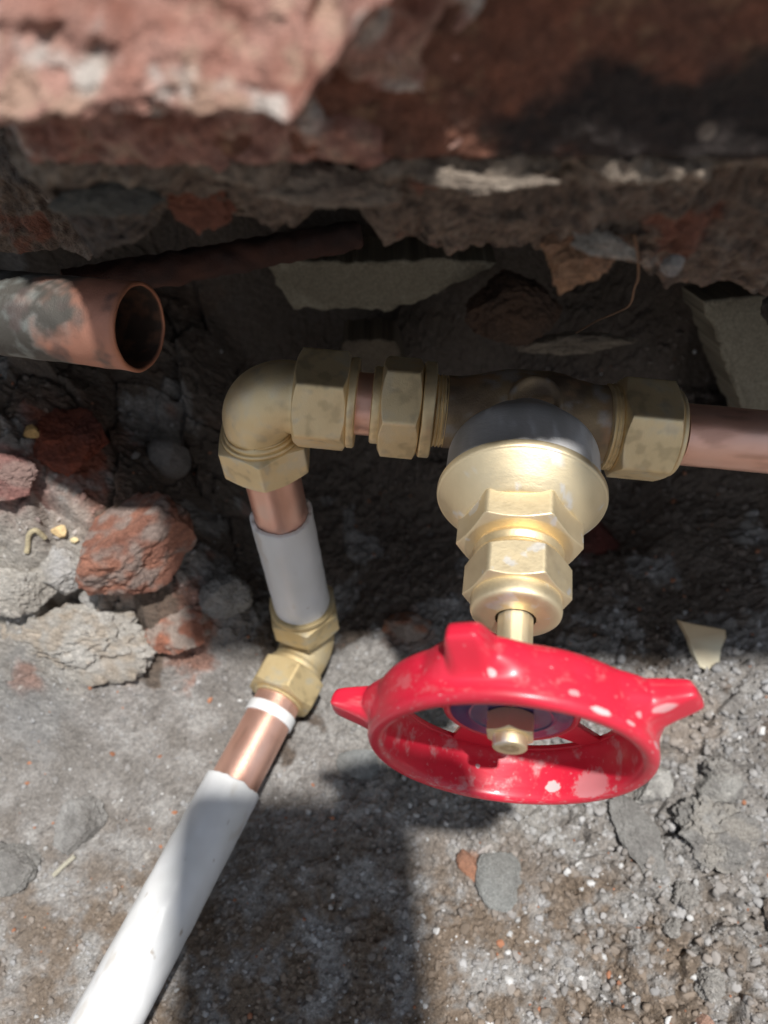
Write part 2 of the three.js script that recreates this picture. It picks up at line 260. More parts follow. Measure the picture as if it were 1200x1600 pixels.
rock('brick_fragment', 'pinkish brick crumb near the bottom edge at the right', 'brick fragment', [0.0985 + 0.03, -0.022], [0.0045, 0.003, 0.005], { seed: 15, c1: [0.52, 0.34, 0.27], c2: [0.44, 0.28, 0.22] });
rock('mortar_lump', 'bluish white lime lump at the left photo edge on the mound', 'mortar lump', [-0.155, -0.199], [0.016, 0.013, 0.011], { seed: 16, ...LIME, c1: [0.54, 0.55, 0.57], cuts: 9, lift: 0.1 });
rock('mortar_lump', 'small pale rounded lime lump beside the dark hollow on the mound', 'mortar lump', [-0.139, -0.195], [0.008, 0.008, 0.006], { seed: 17, ...LIME, c1: [0.5, 0.5, 0.5], lift: 0.1 });
rock('mortar_lump', 'broad grey mortar lump on the mound above the dark hollow', 'mortar lump', [-0.130, -0.205], [0.013, 0.010, 0.010], { seed: 18, ...GREY, c1: [0.38, 0.37, 0.35], lift: -0.1 });
rock('mortar_lump', 'rough off white mortar mass low on the left mound', 'mortar lump', [-0.150, -0.178], [0.038, 0.024, 0.019], { seed: 21, y: 0.043, ...LIME, detail: 44, cuts: 16, rough: 0.12, lift: -0.35, spot: [0.38, 0.30, 0.22], spotW: 0.5 });
rock('mortar_lump', 'pale grey mortar block at the left photo edge below the curled root', 'mortar lump', [-0.170, -0.189], [0.019, 0.017, 0.013], { seed: 51, ...LIME, detail: 40, lift: 0.15, rough: 0.1 });
rock('mortar_lump', 'grey mortar lump with white specks left of the white pipe foot', 'mortar lump', [-0.079, -0.200], [0.013, 0.012, 0.011], { seed: 22, ...GREY, spot: [0.7, 0.7, 0.7], spotW: 0.25 });
rock('stone_chip', 'rounded bluish grey stone on the soil left of the red wheel', 'stone', [-0.0123, -0.130], [0.010, 0.005, 0.008], { seed: 23, c1: [0.30, 0.32, 0.33], c2: [0.24, 0.25, 0.25], cuts: 7, rough: 0.04 });
rock('stone_slab', 'flat grey stone flake right below the red wheel beside a crack', 'stone', [0.118, -0.094], [0.010, 0.005, 0.021], { seed: 24, ...GREY, ry: 0.45, rz: -0.2, detail: 30, lift: 0.3 });
rock('stone_slab', 'wide grey mortar plate at the right beyond the flat flake', 'stone', [0.150, -0.093], [0.019, 0.007, 0.018], { seed: 25, ...GREY, spot: [0.42, 0.40, 0.37], spotW: 0.6, detail: 44, cuts: 14, lift: 0.05, rough: 0.2 });
rock('stone_slab', 'smooth bluish grey flat stone below the wheel beside the orange chip', 'stone', [0.051, -0.078], [0.010, 0.004, 0.013], { seed: 26, c1: [0.31, 0.325, 0.325], c2: [0.26, 0.265, 0.26], cuts: 8, rough: 0.04 });
rock('stone_chip', 'grey stone with a white broken edge right of the wheel', 'stone', [0.128, -0.118], [0.012, 0.007, 0.008], { seed: 27, ...GREY, spot: [0.7, 0.7, 0.68], spotW: 0.6, ry: 0.7 });
rock('chalk_lump', 'bright white chalk lump on a stone near the right edge level with the wheel', 'chalk', [0.157, -0.124], [0.006, 0.0055, 0.005], { seed: 31, ...CHALK, lift: 0.9 });
rock('stone_chip', 'grey rough stone under the bright chalk lump at the right edge', 'stone', [0.158, -0.117], [0.011, 0.009, 0.009], { seed: 32, ...GREY, spot: [0.6, 0.6, 0.58], spotW: 0.4 });
rock('chalk_lump', 'white chalk crumb lump lowest at the right near the bottom edge', 'chalk', [0.1345, -0.038], [0.006, 0.005, 0.006], { seed: 33, ...CHALK, lift: 0.6 });
rock('chalk_lump', 'white chalk lump beside the dark crevice at the right', 'chalk', [0.131, -0.071], [0.006, 0.005, 0.006], { seed: 34, ...CHALK, lift: 0.6 });
rock('chalk_lump', 'small bright chalk crumb just below the crevice lump', 'chalk', [0.124, -0.0585], [0.0036, 0.0036, 0.0036], { seed: 35, ...CHALK, lift: 0.8 });
rock('chalk_lump', 'white chalk crumb under the right lug of the red wheel', 'chalk', [0.1004, -0.131], [0.0042, 0.004, 0.004], { seed: 36, ...CHALK, lift: 0.8 });
rock('chalk_lump', 'white crumb beside the left underside of the wheel', 'chalk', [0.0035, -0.1235], [0.0035, 0.003, 0.003], { seed: 37, ...CHALK, lift: 0.8 });
rock('stone_chip', 'blackish rough lump at the right edge of the soil', 'stone', [0.172, -0.060], [0.010, 0.007, 0.010], { seed: 38, c1: [0.25, 0.21, 0.18], c2: [0.17, 0.15, 0.13] });
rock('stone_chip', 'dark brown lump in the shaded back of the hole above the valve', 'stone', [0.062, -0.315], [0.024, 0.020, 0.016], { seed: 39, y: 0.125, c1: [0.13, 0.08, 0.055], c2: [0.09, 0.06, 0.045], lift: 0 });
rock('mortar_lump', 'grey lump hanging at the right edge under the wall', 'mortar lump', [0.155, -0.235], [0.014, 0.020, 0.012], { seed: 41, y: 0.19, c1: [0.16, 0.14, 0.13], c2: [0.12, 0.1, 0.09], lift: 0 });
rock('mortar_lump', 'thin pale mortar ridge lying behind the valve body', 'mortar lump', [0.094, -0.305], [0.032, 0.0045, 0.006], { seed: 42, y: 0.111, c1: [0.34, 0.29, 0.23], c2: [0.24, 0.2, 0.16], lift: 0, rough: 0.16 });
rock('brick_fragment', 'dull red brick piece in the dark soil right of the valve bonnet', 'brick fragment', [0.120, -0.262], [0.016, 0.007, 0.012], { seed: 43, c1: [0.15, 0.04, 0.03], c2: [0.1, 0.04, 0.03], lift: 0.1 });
rock('yellow_crumb', 'cream yellow crumb on the mound at the left', 'crumb', [-0.148, -0.208], [0.004, 0.0035, 0.003], { seed: 44, c1: [0.62, 0.48, 0.27], c2: [0.52, 0.38, 0.2], lift: 1 });
rock('yellow_crumb', 'tiny yellow crumb right of the cream yellow crumb', 'crumb', [-0.1425, -0.207], [0.002, 0.0016, 0.0014], { seed: 45, c1: [0.66, 0.55, 0.32], c2: [0.6, 0.5, 0.3], lift: 1 });
rock('yellow_crumb', 'ochre crumb under the open copper pipe at the left edge', 'crumb', [-0.1545, -0.236], [0.0045, 0.003, 0.003], { seed: 46, c1: [0.42, 0.26, 0.10], c2: [0.34, 0.2, 0.08], lift: 1 });
rock('chalk_lump', 'tiny white crumb on the dark soil below the open pipe', 'chalk', [-0.118, -0.246], [0.0022, 0.0016, 0.0016], { seed: 47, ...CHALK, lift: 1.2 });

{ // pottery shard: a curved plate with broken edges
  const g = thing('pottery_shard', 'cream pottery shard stuck in the soil at the right', 'shard', [0.1600, 0.021, -0.186]);
  const out = [[-0.0115, 0.0105], [-0.005, 0.0085], [0.0115, 0.0045], [0.0118, 0.001], [0.0085, -0.004], [0.006, -0.0150], [0.0045, -0.0158], [-0.003, -0.0125], [-0.0055, -0.006], [-0.0075, 0.002]];
  const sh = new THREE.Shape(out.map((p) => new THREE.Vector2(...p)));
  let e = new THREE.ExtrudeGeometry(sh, { depth: 0.0035, bevelEnabled: true, bevelSize: 0.0004, bevelThickness: 0.0004, bevelSegments: 2, curveSegments: 6 });
  const P = e.attributes.position, c = new Float32Array(P.count * 3);
  for (let i = 0; i < P.count; i++) { const x = P.getX(i), y = P.getY(i); P.setZ(i, P.getZ(i) - x * x * 10); const w = sstep(-0.002, 0.001, y + 0.2 * x + 0.001 * n3(x * 500, y * 500, 1)); c.set(mix3([0.68, 0.62, 0.46], [0.48, 0.36, 0.22], w), i * 3); }
  e.setAttribute('color', new THREE.BufferAttribute(c, 3)); e.computeVertexNormals();
  part('shard_body', e, M.stone, g); g.rotation.set(-0.95, 0.1, 0.05);
}
function strand(name, label, cat, pts, r, col, mat = M.stone) {
  const cv = new THREE.CatmullRomCurve3(pts.map(V)), g = new THREE.TubeGeometry(cv, 60, r, 8), c = new Float32Array(g.attributes.position.count * 3);
  for (let i = 0; i < c.length; i += 3) { const k = 0.8 + 0.4 * hash(i, 3, 9); c.set(col.map((q) => q * k), i); }
  g.setAttribute('color', new THREE.BufferAttribute(c, 3)); return solo(name, g, mat, label, cat);
}
{
  const h = (x, z, dy) => [x, height(x, z) + dy, z];
  strand('root_piece', 'curled yellow root piece on the mound at the left edge', 'root', [h(-0.1615, -0.1985, 0.001), h(-0.1608, -0.2005, 0.003), h(-0.159, -0.2035, 0.003), h(-0.156, -0.2045, 0.003), h(-0.1535, -0.2045, 0.0015)], 0.0012, [0.62, 0.53, 0.34]);
  strand('straw', 'short pale straw bit on the soil below the grey stone chip', 'straw', [h(-0.1475, -0.0795, 0.0012), h(-0.1435, -0.0835, 0.0016), h(-0.1395, -0.0875, 0.0012)], 0.0011, [0.62, 0.58, 0.46]);
  strand('root_hair', 'thin brown root hair hanging from the wall over the valve', 'root', [[0.0545, 0.281, -0.152], [0.0585, 0.272, -0.157], [0.0645, 0.257, -0.168], [0.0690, 0.2442, -0.18], [0.0735, 0.228, -0.192], [0.0728, 0.2184, -0.2], [0.0715, 0.207, -0.21], [0.0685, 0.1928, -0.22]], 0.00035, [0.34, 0.2, 0.12]);
}
{ // loose crumbs: nobody could count them
  const crumbs = (name, label, seed, count, rad, pick, place) => {
    const r = rng(seed), g = rockGeo(seed + 50, [1, 0.8, 1], { detail: 2, cuts: 6, rough: 0.22, gain: 1 }); g.deleteAttribute('color'); g.deleteAttribute('uv');
    const im = new THREE.InstancedMesh(g, M.crumb, count), o = new THREE.Object3D(), c = new THREE.Color(); let k = 0, tries = 0;
    while (k < count && tries++ < count * 30) {
      const x = lerp(-0.22, 0.22, r()), z = lerp(-0.34, 0.005, r()); if (r() > place(x, z)) continue;
      const s = (rad[0] + (rad[1] - rad[0]) * Math.pow(r(), 3.6)) * (0.8 + 0.35 * sstep(0.0, 0.06, x)), h = height(x, z);
      o.position.set(x, h - s * 0.12, z); o.rotation.set(r() * 6, r() * 6, r() * 6); o.scale.set(s * (0.7 + 0.6 * r()), s * (0.6 + 0.5 * r()), s * (0.7 + 0.6 * r())); o.updateMatrix(); im.setMatrixAt(k, o.matrix);
      const q = pick(r, x, h, z); c.setRGB(q[0], q[1], q[2]); im.setColorAt(k, c); k++;
    }
    im.count = k; im.name = numbered(name); im.castShadow = im.receiveShadow = true; im.userData = { label, kind: 'stuff' }; scene.add(im);
  };
  const dens = (x, z) => 0.25 + 0.75 * Math.max(sstep(-0.03, 0.05, x), sstep(-0.10, -0.05, z)) * sstep(-0.2, -0.15, z);
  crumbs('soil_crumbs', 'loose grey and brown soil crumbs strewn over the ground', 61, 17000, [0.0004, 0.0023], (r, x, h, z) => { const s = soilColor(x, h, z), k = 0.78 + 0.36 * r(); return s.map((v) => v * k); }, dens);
  crumbs('chalk_crumbs', 'scattered small white lime specks in the soil', 62, 800, [0.0004, 0.0020], (r) => { const k = 0.38 + 0.3 * r(); return [k, k * 0.985, k * 0.96]; }, (x, z) => dens(x, z) * (0.15 + sstep(-0.1, 0.35, fbm(x * 30, 6, z * 30, 2))) * (1 - 0.93 * sstep(-0.19, -0.22, z)));
  crumbs('brick_crumbs', 'scattered small red brick crumbs in the soil', 63, 450, [0.0005, 0.002], (r) => { const k = 0.7 + 0.5 * r(); return [0.36 * k, 0.16 * k, 0.09 * k]; }, (x, z) => 0.5);
}

// ---------------------------------------------------------------- brick wall over the hole
const BOT = [[-0.3, 0.268], [-0.0987, 0.2711], [-0.0908, 0.2684], [-0.0841, 0.2702], [-0.0767, 0.2742], [-0.067, 0.272], [-0.0608, 0.2732], [-0.0541, 0.2762], [-0.0494, 0.2812], [-0.0459, 0.2839], [-0.0411, 0.2831], [-0.0361, 0.2792], [-0.0303, 0.2795], [-0.0248, 0.2769], [-0.0189, 0.2779], [-0.0157, 0.2815], [-0.0113, 0.2831], [-0.0057, 0.2818], [-0.0022, 0.2779], [0, 0.2733], [0.0059, 0.2759], [0.0149, 0.2714], [0.0209, 0.272], [0.0341, 0.2728], [0.0392, 0.2693], [0.0463, 0.2635], [0.0493, 0.2679], [0.0527, 0.2697], [0.0608, 0.2672], [0.0681, 0.2629], [0.0808, 0.262], [0.0944, 0.2591], [0.3, 0.26]];
const lut = (T, x) => { for (let i = 1; i < T.length; i++) if (x < T[i][0]) return lerp(T[i - 1][1], T[i][1], (x - T[i - 1][0]) / (T[i][0] - T[i - 1][0])); return T[T.length - 1][1]; };
const backL = (x, a, b, d) => -d * sstep(a, b, x);
const wall = thing('brick_wall', 'broken red brick wall with ragged mortar over the hole', 'wall');
// a slab whose cross-section (y, z) runs down the front, back along the underside and up again behind
function slab(x0, x1, nx, prof, disp, col) {
  const n = 140;
  const geo = grid(nx, n, (u, v) => {
    const x = lerp(x0, x1, u), e = Math.min(1, Math.min(u, 1 - u) * nx / 4), P = prof(x), cum = [0]; for (let i = 1; i < P.length; i++) cum.push(cum[i - 1] + P[i][2]);
    const t = v * cum[cum.length - 1]; let i = 1; while (i < P.length - 1 && t > cum[i]) i++;
    const f = clamp((t - cum[i - 1]) / P[i][2]); let y = lerp(P[i - 1][0], P[i][0], f), z = lerp(P[i - 1][1], P[i][1], f);
    const cy = P.reduce((s, p) => s + p[0], 0) / P.length, cz = P.reduce((s, p) => s + p[1], 0) / P.length, k = 0.9 + 0.1 * Math.sqrt(e);
    if (u === 0 || u === 1) { y = lerp(cy, y, 0.02); z = lerp(cz, z, 0.02); } else { y = lerp(cy, y, k); z = lerp(cz, z, k); }
    const d = disp(x, y, z), g = 0.009 * sstep(0.9, 1, u) - 0.009 * sstep(0.1, 0, u); return [x + g * fbm(y * 90, z * 60, 3, 4) * 2, y + d[0], z + d[1]];
  }, col, (p) => [p[0] / 0.06, (p[1] - p[2]) / 0.06]);
  return geo;
}
const W3 = (x, y, z, f, o = 4) => fbm(x * f, y * f, z * f, o);
const stdDisp = (a, f) => (x, y, z) => { const n = W3(x, y, z, f), m = W3(x + 3, y + 5, z, f * 3, 3); return [a * (0.5 * m + 0.4 * W3(x, y + 9, z, f, 3)), a * (n * 1.6 + 0.5 * m)]; };
{ // left brick: its broken upper face leans out to a lip and then falls back
  const lipY = (x) => (0.3262 + 0.0032 * n3(x * 60, 1, 1) + 0.0016 * n3(x * 190, 4, 1) + 0.019 * sstep(-0.019, 0.010, x) + 0.004 * sstep(-0.06, -0.09, x));
  const col = (p) => {
    const [x, y, z] = p, a = W3(x, y, z, 90), b = W3(x + 4, y, z, 200, 3), lit = sstep(-0.003, 0.002, y - lipY(x));
    let c = mix3([0.54, 0.32, 0.27], [0.32, 0.14, 0.105], clamp(0.5 + a * 1.9));
    c = mix3(c, [0.52, 0.38, 0.29], 0.6 * sstep(0.05, 0.3, b - 0.4 * a)); c = mix3(c, [0.66, 0.63, 0.60], 0.85 * sstep(0.02, 0.25, W3(x + 8, y, z, 85, 4) + 0.25 * sstep(-0.04, -0.07, x) - 0.04 - 0.3 * sstep(0.318, 0.308, y)));
    return c;
  };
  const disp = (x, y, z) => { const pit = sstep(0.12, 0.36, W3(x, y, z, 62, 3)); return [0.0014 * W3(x, y, z, 150, 3), 0.0062 * W3(x, y, z, 75, 4) + 0.0046 * W3(x + 9, y, z, 200, 3) - 0.0075 * pit]; };
  part('brick', slab(-0.22, 0.012, 480, (x) => { const l = lipY(x); const k = backL(x, -0.064, -0.085, 0.085) - 0.004 * sstep(-0.004, 0.008, x); return [[0.365, -0.160 + k, 0.0001], [0.362, -0.1520 + k, 0.1], [l + 0.004, -0.1205 + k, 1.5], [l, -0.1165 + k, 0.8], [l - 0.0025, -0.121 + k, 0.4], [l - 0.008, -0.1355 + k, 0.5], [0.3055, -0.1385 + k, 0.9], [0.303, -0.142 + k, 0.2], [0.303, -0.245, 0.3], [0.365, -0.245, 0.2], [0.365, -0.16 + k, 0.2]]; }, disp, col), M.brick, wall, 'pinkish broken brick with a sunlit crumbling face');
}
{ // right brick, sooty
  const col = (p) => {
    const [x, y, z] = p, a = W3(x, y, z, 80), b = W3(x + 4, y, z, 210, 3);
    let c = mix3([0.27, 0.115, 0.075], [0.20, 0.10, 0.07], clamp(0.5 + a * 1.7)); c = mix3(c, [0.40, 0.24, 0.15], 0.6 * sstep(0.12, 0.32, b + 0.6 * a));
    const soot = sstep(0.0, 0.25, 0.62 - Math.hypot((x - 0.060) / 0.052, (y - 0.3105) / 0.0145) * 0.62 + 0.5 * a + 0.15 * b);
    c = mix3(c, [0.035, 0.031, 0.030], 0.95 * soot); const s = Math.hypot(x - 0.0579, y - 0.3105); return mix3(c, [0.26, 0.22, 0.19], 0.8 * sstep(0.0018, 0.0011, s + 0.0008 * b));
  };
  part('brick', slab(-0.03, 0.24, 420, (x) => [[0.352, -0.1425, 0.0001], [0.350, -0.1410, 0.1], [0.306, -0.1400, 1.8], [0.3035, -0.1435, 0.25], [0.3035, -0.235, 0.3], [0.352, -0.235, 0.2], [0.352, -0.1425, 0.2]], stdDisp(0.0026, 85), col), M.brick, wall, 'soot blackened brick at the upper right');
}
{ // mortar bed and the ragged rubble hanging under it
  const col = (p) => {
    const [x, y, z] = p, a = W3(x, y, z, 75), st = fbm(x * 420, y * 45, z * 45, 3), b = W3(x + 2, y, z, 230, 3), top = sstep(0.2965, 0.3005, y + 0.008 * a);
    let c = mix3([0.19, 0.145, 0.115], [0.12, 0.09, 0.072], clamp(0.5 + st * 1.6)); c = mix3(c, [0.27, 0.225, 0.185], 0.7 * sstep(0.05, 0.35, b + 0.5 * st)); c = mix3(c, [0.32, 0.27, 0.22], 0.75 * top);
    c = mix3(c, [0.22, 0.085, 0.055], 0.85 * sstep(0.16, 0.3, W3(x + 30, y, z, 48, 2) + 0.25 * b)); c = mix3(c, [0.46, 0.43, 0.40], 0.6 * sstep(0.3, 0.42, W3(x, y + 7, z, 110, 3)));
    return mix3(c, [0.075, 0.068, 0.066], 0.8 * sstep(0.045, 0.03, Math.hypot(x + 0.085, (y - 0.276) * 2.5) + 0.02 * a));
  };
  const disp = (x, y, z) => { const st = fbm(x * 300, y * 40, z * 60, 3), big = W3(x, y, z, 55, 3), j = W3(x, y, z, 160, 3); return [0.0026 * j + 0.0018 * fbm(x * 330, 2, z * 90, 3), 0.0050 * big + 0.0026 * st + 0.0028 * j + 0.0016 * n3(x * 420, y * 300, z * 420)]; };
  part('mortar_bed', slab(-0.26, 0.26, 900, (x) => { const k = backL(x, -0.064, -0.094, 0.052), b = lut(BOT, x) - 0.0008 + 0.73 * k, w = 0.0045 * fbm(x * 75, 3, 3, 4), q = -0.007 * sstep(-0.05, 0.25, fbm(x * 48, 8, 3, 3)); return [[0.3050, -0.150 + k, 0.0001], [0.3045, -0.1405 + k + q, 0.3], [0.3010 + w, -0.1392 + k + q, 0.25], [0.2980 + 1.6 * w, -0.1430 + k + 0.7 * q, 0.2], [lerp(b, 0.2985, 0.5), -0.1515 + k, 0.8], [b, -0.1600 + k, 0.8], [b + 0.003, -0.166 + k, 0.3], [b + 0.012, -0.24, 0.4], [0.3050, -0.24, 0.2], [0.3050, -0.150 + k, 0.2]]; }, disp, col), M.brick, wall);
  // pieces that can be told apart in the ragged edge
  const piece = (name, seed, pos, size, opt, rot = [0, 0, 0], label) => { const m = part(name, rockGeo(seed, size, { rough: 0.17, detail: 34, ...opt }), M.rough, wall, label); m.position.set(...pos); m.rotation.set(...rot); };
  piece('brick_chip', 71, [0.044, 0.2735, -0.1575], [0.010, 0.0085, 0.006], { c1: [0.36, 0.22, 0.13], c2: [0.27, 0.17, 0.12], cuts: 6 }, [0, 0, 0.8], 'tan brick chip jutting from the ragged edge');
  piece('mortar_flake', 72, [0.047, 0.2800, -0.149], [0.0085, 0.0028, 0.003], { c1: [0.40, 0.37, 0.33], c2: [0.33, 0.3, 0.27] }, [0, 0, -0.35], 'pale mortar flake over the tan chip');
  piece('mortar_flake', 73, [0.0648, 0.2738, -0.1505], [0.0026, 0.0024, 0.002], { c1: [0.42, 0.41, 0.40], c2: [0.36, 0.35, 0.34] }, [0, 0, 0.3], 'small white chip near the right');
  piece('brick_chip', 74, [-0.0385, 0.2885, -0.1530], [0.0062, 0.0065, 0.004], { c1: [0.25, 0.10, 0.065], c2: [0.19, 0.075, 0.05], cuts: 7 }, [0, 0, 0.4], 'red brick chip in the mortar at the left');
  piece('mortar_lump', 75, [0.020, 0.3005, -0.141], [0.012, 0.0026, 0.003], { c1: [0.36, 0.31, 0.26], c2: [0.28, 0.23, 0.19] }, [0.2, 0, -0.05], 'pale mortar lump in the bed joint');
  piece('mortar_lump', 76, [-0.055, 0.2945, -0.1455], [0.012, 0.005, 0.004], { c1: [0.13, 0.13, 0.12], c2: [0.09, 0.09, 0.085] }, [0, 0, 0.1], 'dark grey mortar lump at the left');
  piece('mortar_lump', 77, [-0.010, 0.2955, -0.1460], [0.014, 0.0055, 0.004], { c1: [0.29, 0.25, 0.21], c2: [0.2, 0.16, 0.13] }, [0, 0, -0.1], 'grey brown mortar lump above the notch');
}
{ // courses above the frame: the upper right one stands proud and shades the face below
  const col = (p) => { const a = W3(p[0], p[1], p[2], 60); return mix3([0.33, 0.14, 0.09], [0.22, 0.1, 0.07], clamp(0.5 + a * 1.7)); };
  for (const [x0, x1, y0, y1, zf] of [[0.016, 0.075, 0.3585, 0.42, -0.129], [0.080, 0.30, 0.3585, 0.42, -0.107], [-0.24, -0.075, 0.372, 0.43, -0.228], [-0.070, 0.010, 0.372, 0.43, -0.152], [-0.24, -0.03, 0.436, 0.50, -0.228], [-0.02, 0.3, 0.427, 0.49, -0.13]])
    part('brick', slab(x0, x1, 60, () => [[y1, zf - 0.004, 0.0001], [y1 - 0.003, zf, 0.1], [y0 + 0.003, zf, 1], [y0, zf - 0.004, 0.1], [y0, -0.235, 0.5], [y1, -0.235, 0.3], [y1, zf - 0.004, 0.5]], stdDisp(0.003, 60), col), M.brick, wall);
  const core = new THREE.BoxGeometry(1.4, 0.45, 0.5, 1, 1, 1); core.setAttribute('color', new THREE.BufferAttribute(new Float32Array(core.attributes.position.count * 3).fill(0.05), 3));  // unseen dark box added behind the bricks to keep light out of the hole
  part('light_blocker_box', core, M.brick, wall).position.set(0, 0.2905 + 0.225, -0.232 - 0.25);
  const right = new THREE.BoxGeometry(0.5, 0.22, 0.6); right.setAttribute('color', new THREE.BufferAttribute(new Float32Array(right.attributes.position.count * 3).fill(0.05), 3));
  for (const s of [-1, 1]) part('light_blocker_box', right.clone(), M.brick, wall).position.set(s * 0.52, 0.175, -0.50);  // side boxes added out of view to close the hollow
}
{ // pieces at the back of the hole
  const plank = (name, label, cat, pts, depth, pos, rot, c1, c2) => {
    const g = thing(name, label, cat, pos), e = new THREE.ExtrudeGeometry(new THREE.Shape(pts.flatMap((p, i) => { const q = pts[(i + 1) % pts.length], L = Math.hypot(q[0] - p[0], q[1] - p[1]), n = Math.ceil(L / 0.0025), o = []; for (let k = 0; k < n; k++) { const x = lerp(p[0], q[0], k / n), y = lerp(p[1], q[1], k / n); o.push(new THREE.Vector2(x + 0.004 * fbm(x * 130, y * 130, pos[0] * 50, 4), y + 0.004 * fbm(x * 130 + 7, y * 130, pos[0] * 50, 4))); } return o; })), { depth, bevelEnabled: true, bevelSize: 0.0012, bevelThickness: 0.0012, bevelSegments: 3 });
    const P = e.attributes.position, c = new Float32Array(P.count * 3), uv = e.attributes.uv; for (let i = 0; i < P.count; i++) { const a = fbm(P.getX(i) * 90, P.getY(i) * 90, P.getZ(i) * 90 + pos[0], 3); c.set(mix3(c1, c2, clamp(0.5 + 1.8 * a)), i * 3); uv.setXY(i, P.getX(i) / 0.05, P.getY(i) / 0.05); }
    e.setAttribute('color', new THREE.BufferAttribute(c, 3)); part('slab_body', e, M.rough, g); g.rotation.set(...rot);
  };
  plank('concrete_slab', 'pale slab edge lying across the back of the hole', 'slab', [[-0.056, 0.012], [-0.046, -0.0105], [0.0, -0.0115], [0.016, -0.008], [0.054, 0.012]], 0.03, [0, 0.1225, -0.355], [-0.25, 0, 0], [0.52, 0.47, 0.36], [0.34, 0.30, 0.22]);
  plank('concrete_slab', 'speckled pale slab leaning in the hole at the right edge', 'slab', [[-0.013, 0.030], [0.04, 0.034], [0.08, -0.06], [0.040, -0.062]], 0.03, [0.163, 0.10, -0.315], [-0.45, 0, 0], [0.50, 0.46, 0.36], [0.27, 0.24, 0.18]);
  plank('stone_block', 'brown stone block standing behind the pipe joint', 'stone', [[-0.016, 0.016], [0.008, 0.018], [0.020, -0.02], [-0.020, -0.02]], 0.02, [-0.004, 0.088, -0.325], [-0.2, 0, 0], [0.22, 0.18, 0.13], [0.15, 0.12, 0.09]);
  const rod = thing('rusty_rod', 'dark rusty rod crossing the back of the hole', 'rod'); aim(rod, [-0.12, 0.192, -0.246], [-0.011, 0.177, -0.30]);
  part('rod_shaft', revolve([[0, 0], [0, 0.0065], [0.122, 0.0060], [0.122, 0]], { rough: 0.0012, step: 0.0012, colFn: (p) => mix3([0.11, 0.045, 0.03], [0.06, 0.035, 0.03], clamp(0.5 + 1.5 * fbm(p[0] * 90, p[1] * 60, p[2] * 90, 3))) }), M.rust, rod);
}

// ---------------------------------------------------------------- pipework
const PL = [-0.046, 0.1833, -0.1994], PC = [0.0494, 0.178, -0.1921], PR = [0.1212, 0.174, -0.1866];
const run = (t) => along(PL, PR, t);             // along the main pipe, from the upper elbow's corner to the right
const LOW = [-0.0366, 0.024, -0.184], N2 = [-0.0476, 0.025, -0.1585], W1 = [-0.1057, 0.026, -0.0221];
const pipeProfile = (L, ro, ri) => [[0, ri], [0, ro], [L, ro], [L, ri], [0, ri]];
function tubeThing(name, label, cat, from, to, ro, ri, mat, col) {
  const d = V(to).distanceTo(V(from)), g = thing(name, label, cat); aim(g, from, to);
  part('pipe_wall', revolve([[0, ri], [0, ro], [d, ro], [d, ri]], { colFn: col, bevel: 0.0002, rough: 0.00012 }), mat, g); return [g, d];
}
{ // old open pipe at the left
  const from = [-0.1445, 0.2054, -0.218], to = [-0.0771, 0.2151, -0.1972], g = thing('open_copper_pipe', 'old open ended copper pipe, tarnished black, poking in at the left', 'pipe');
  aim(g, from, to); const L = V(to).distanceTo(V(from));
  const col = (p) => { const a = fbm(p[0] * 70, p[1] * 70, p[2] * 70, 4), b = fbm(p[0] * 190, p[1] * 190, p[2] * 190, 3), t = (p[1] - L) / 0.04 + 1; let c = mix3([0.13, 0.12, 0.105], [0.26, 0.27, 0.25], sstep(-0.1, 0.3, b + a)); c = mix3(c, [0.55, 0.27, 0.19], sstep(0.15, 0.62, t * 0.75 + a * 0.9 + 0.2 * b)); c = mix3(c, [0.16, 0.12, 0.11], 0.7 * sstep(0.12, 0.4, fbm(p[0] * 100 + 9, p[1] * 100, p[2] * 100, 3))); if (Math.hypot(p[0], p[2]) < 0.0131 && p[1] < L - 0.0005) return mix3([0.13, 0.095, 0.075], [0.27, 0.15, 0.10], sstep(-0.1, 0.3, a + b)); return mix3(c, [0.50, 0.22, 0.13], 0.8 * sstep(L - 0.0022, L - 0.0006, p[1])); };  // bore darker than the outside: tarnish with its inner shade painted in
  part('pipe_wall', revolve([[-0.06, 0.0140], [L - 0.006, 0.0140], [L - 0.001, 0.0142], [L, 0.0140], [L, 0.0128], [L - 0.004, 0.0126], [-0.06, 0.0126]], { bevel: 0.0003, rough: 0.00035, colFn: col, step: 0.001, seg: 128 }), M.oldCopper, g);
}
function hexNut(parent, y, L, af, dust, seed, { name = 'hex_nut', mat = M.brass, flip = false, phase = 0.3, collar = 0, bore = 0.0111 } = {}) {
  const ac = af / 2 / Math.cos(Math.PI / 6), ch = ac - af / 2 * 0.985, P = [[0, bore], [0, af / 2 * 0.96], [ch * 0.6, ac], [L - ch * 0.6, ac], [L, af / 2 * 0.96], [L, bore]];
  const Q = P.map(([a, r]) => [y + (flip ? L - a : a), r]); if (flip) Q.reverse();
  const m = part(name, revolve(Q, { hex: af, seg: 216, step: 0.0005, bevel: 0.0003, phase, colFn: mat === M.brassBright ? paleBrass(seed) : brassCol(dust, 0.3, seed) }), mat, parent); return m;
}
function ring(parent, y, L, r, dust, seed, { name = 'collar', mat = M.brass, bore = 0.0111, bevel = 0.0005 } = {}) { return part(name, revolve([[y, bore], [y, r], [y + L, r], [y + L, bore]], { bevel, colFn: brassCol(dust, 0.35, seed) }), mat, parent); }
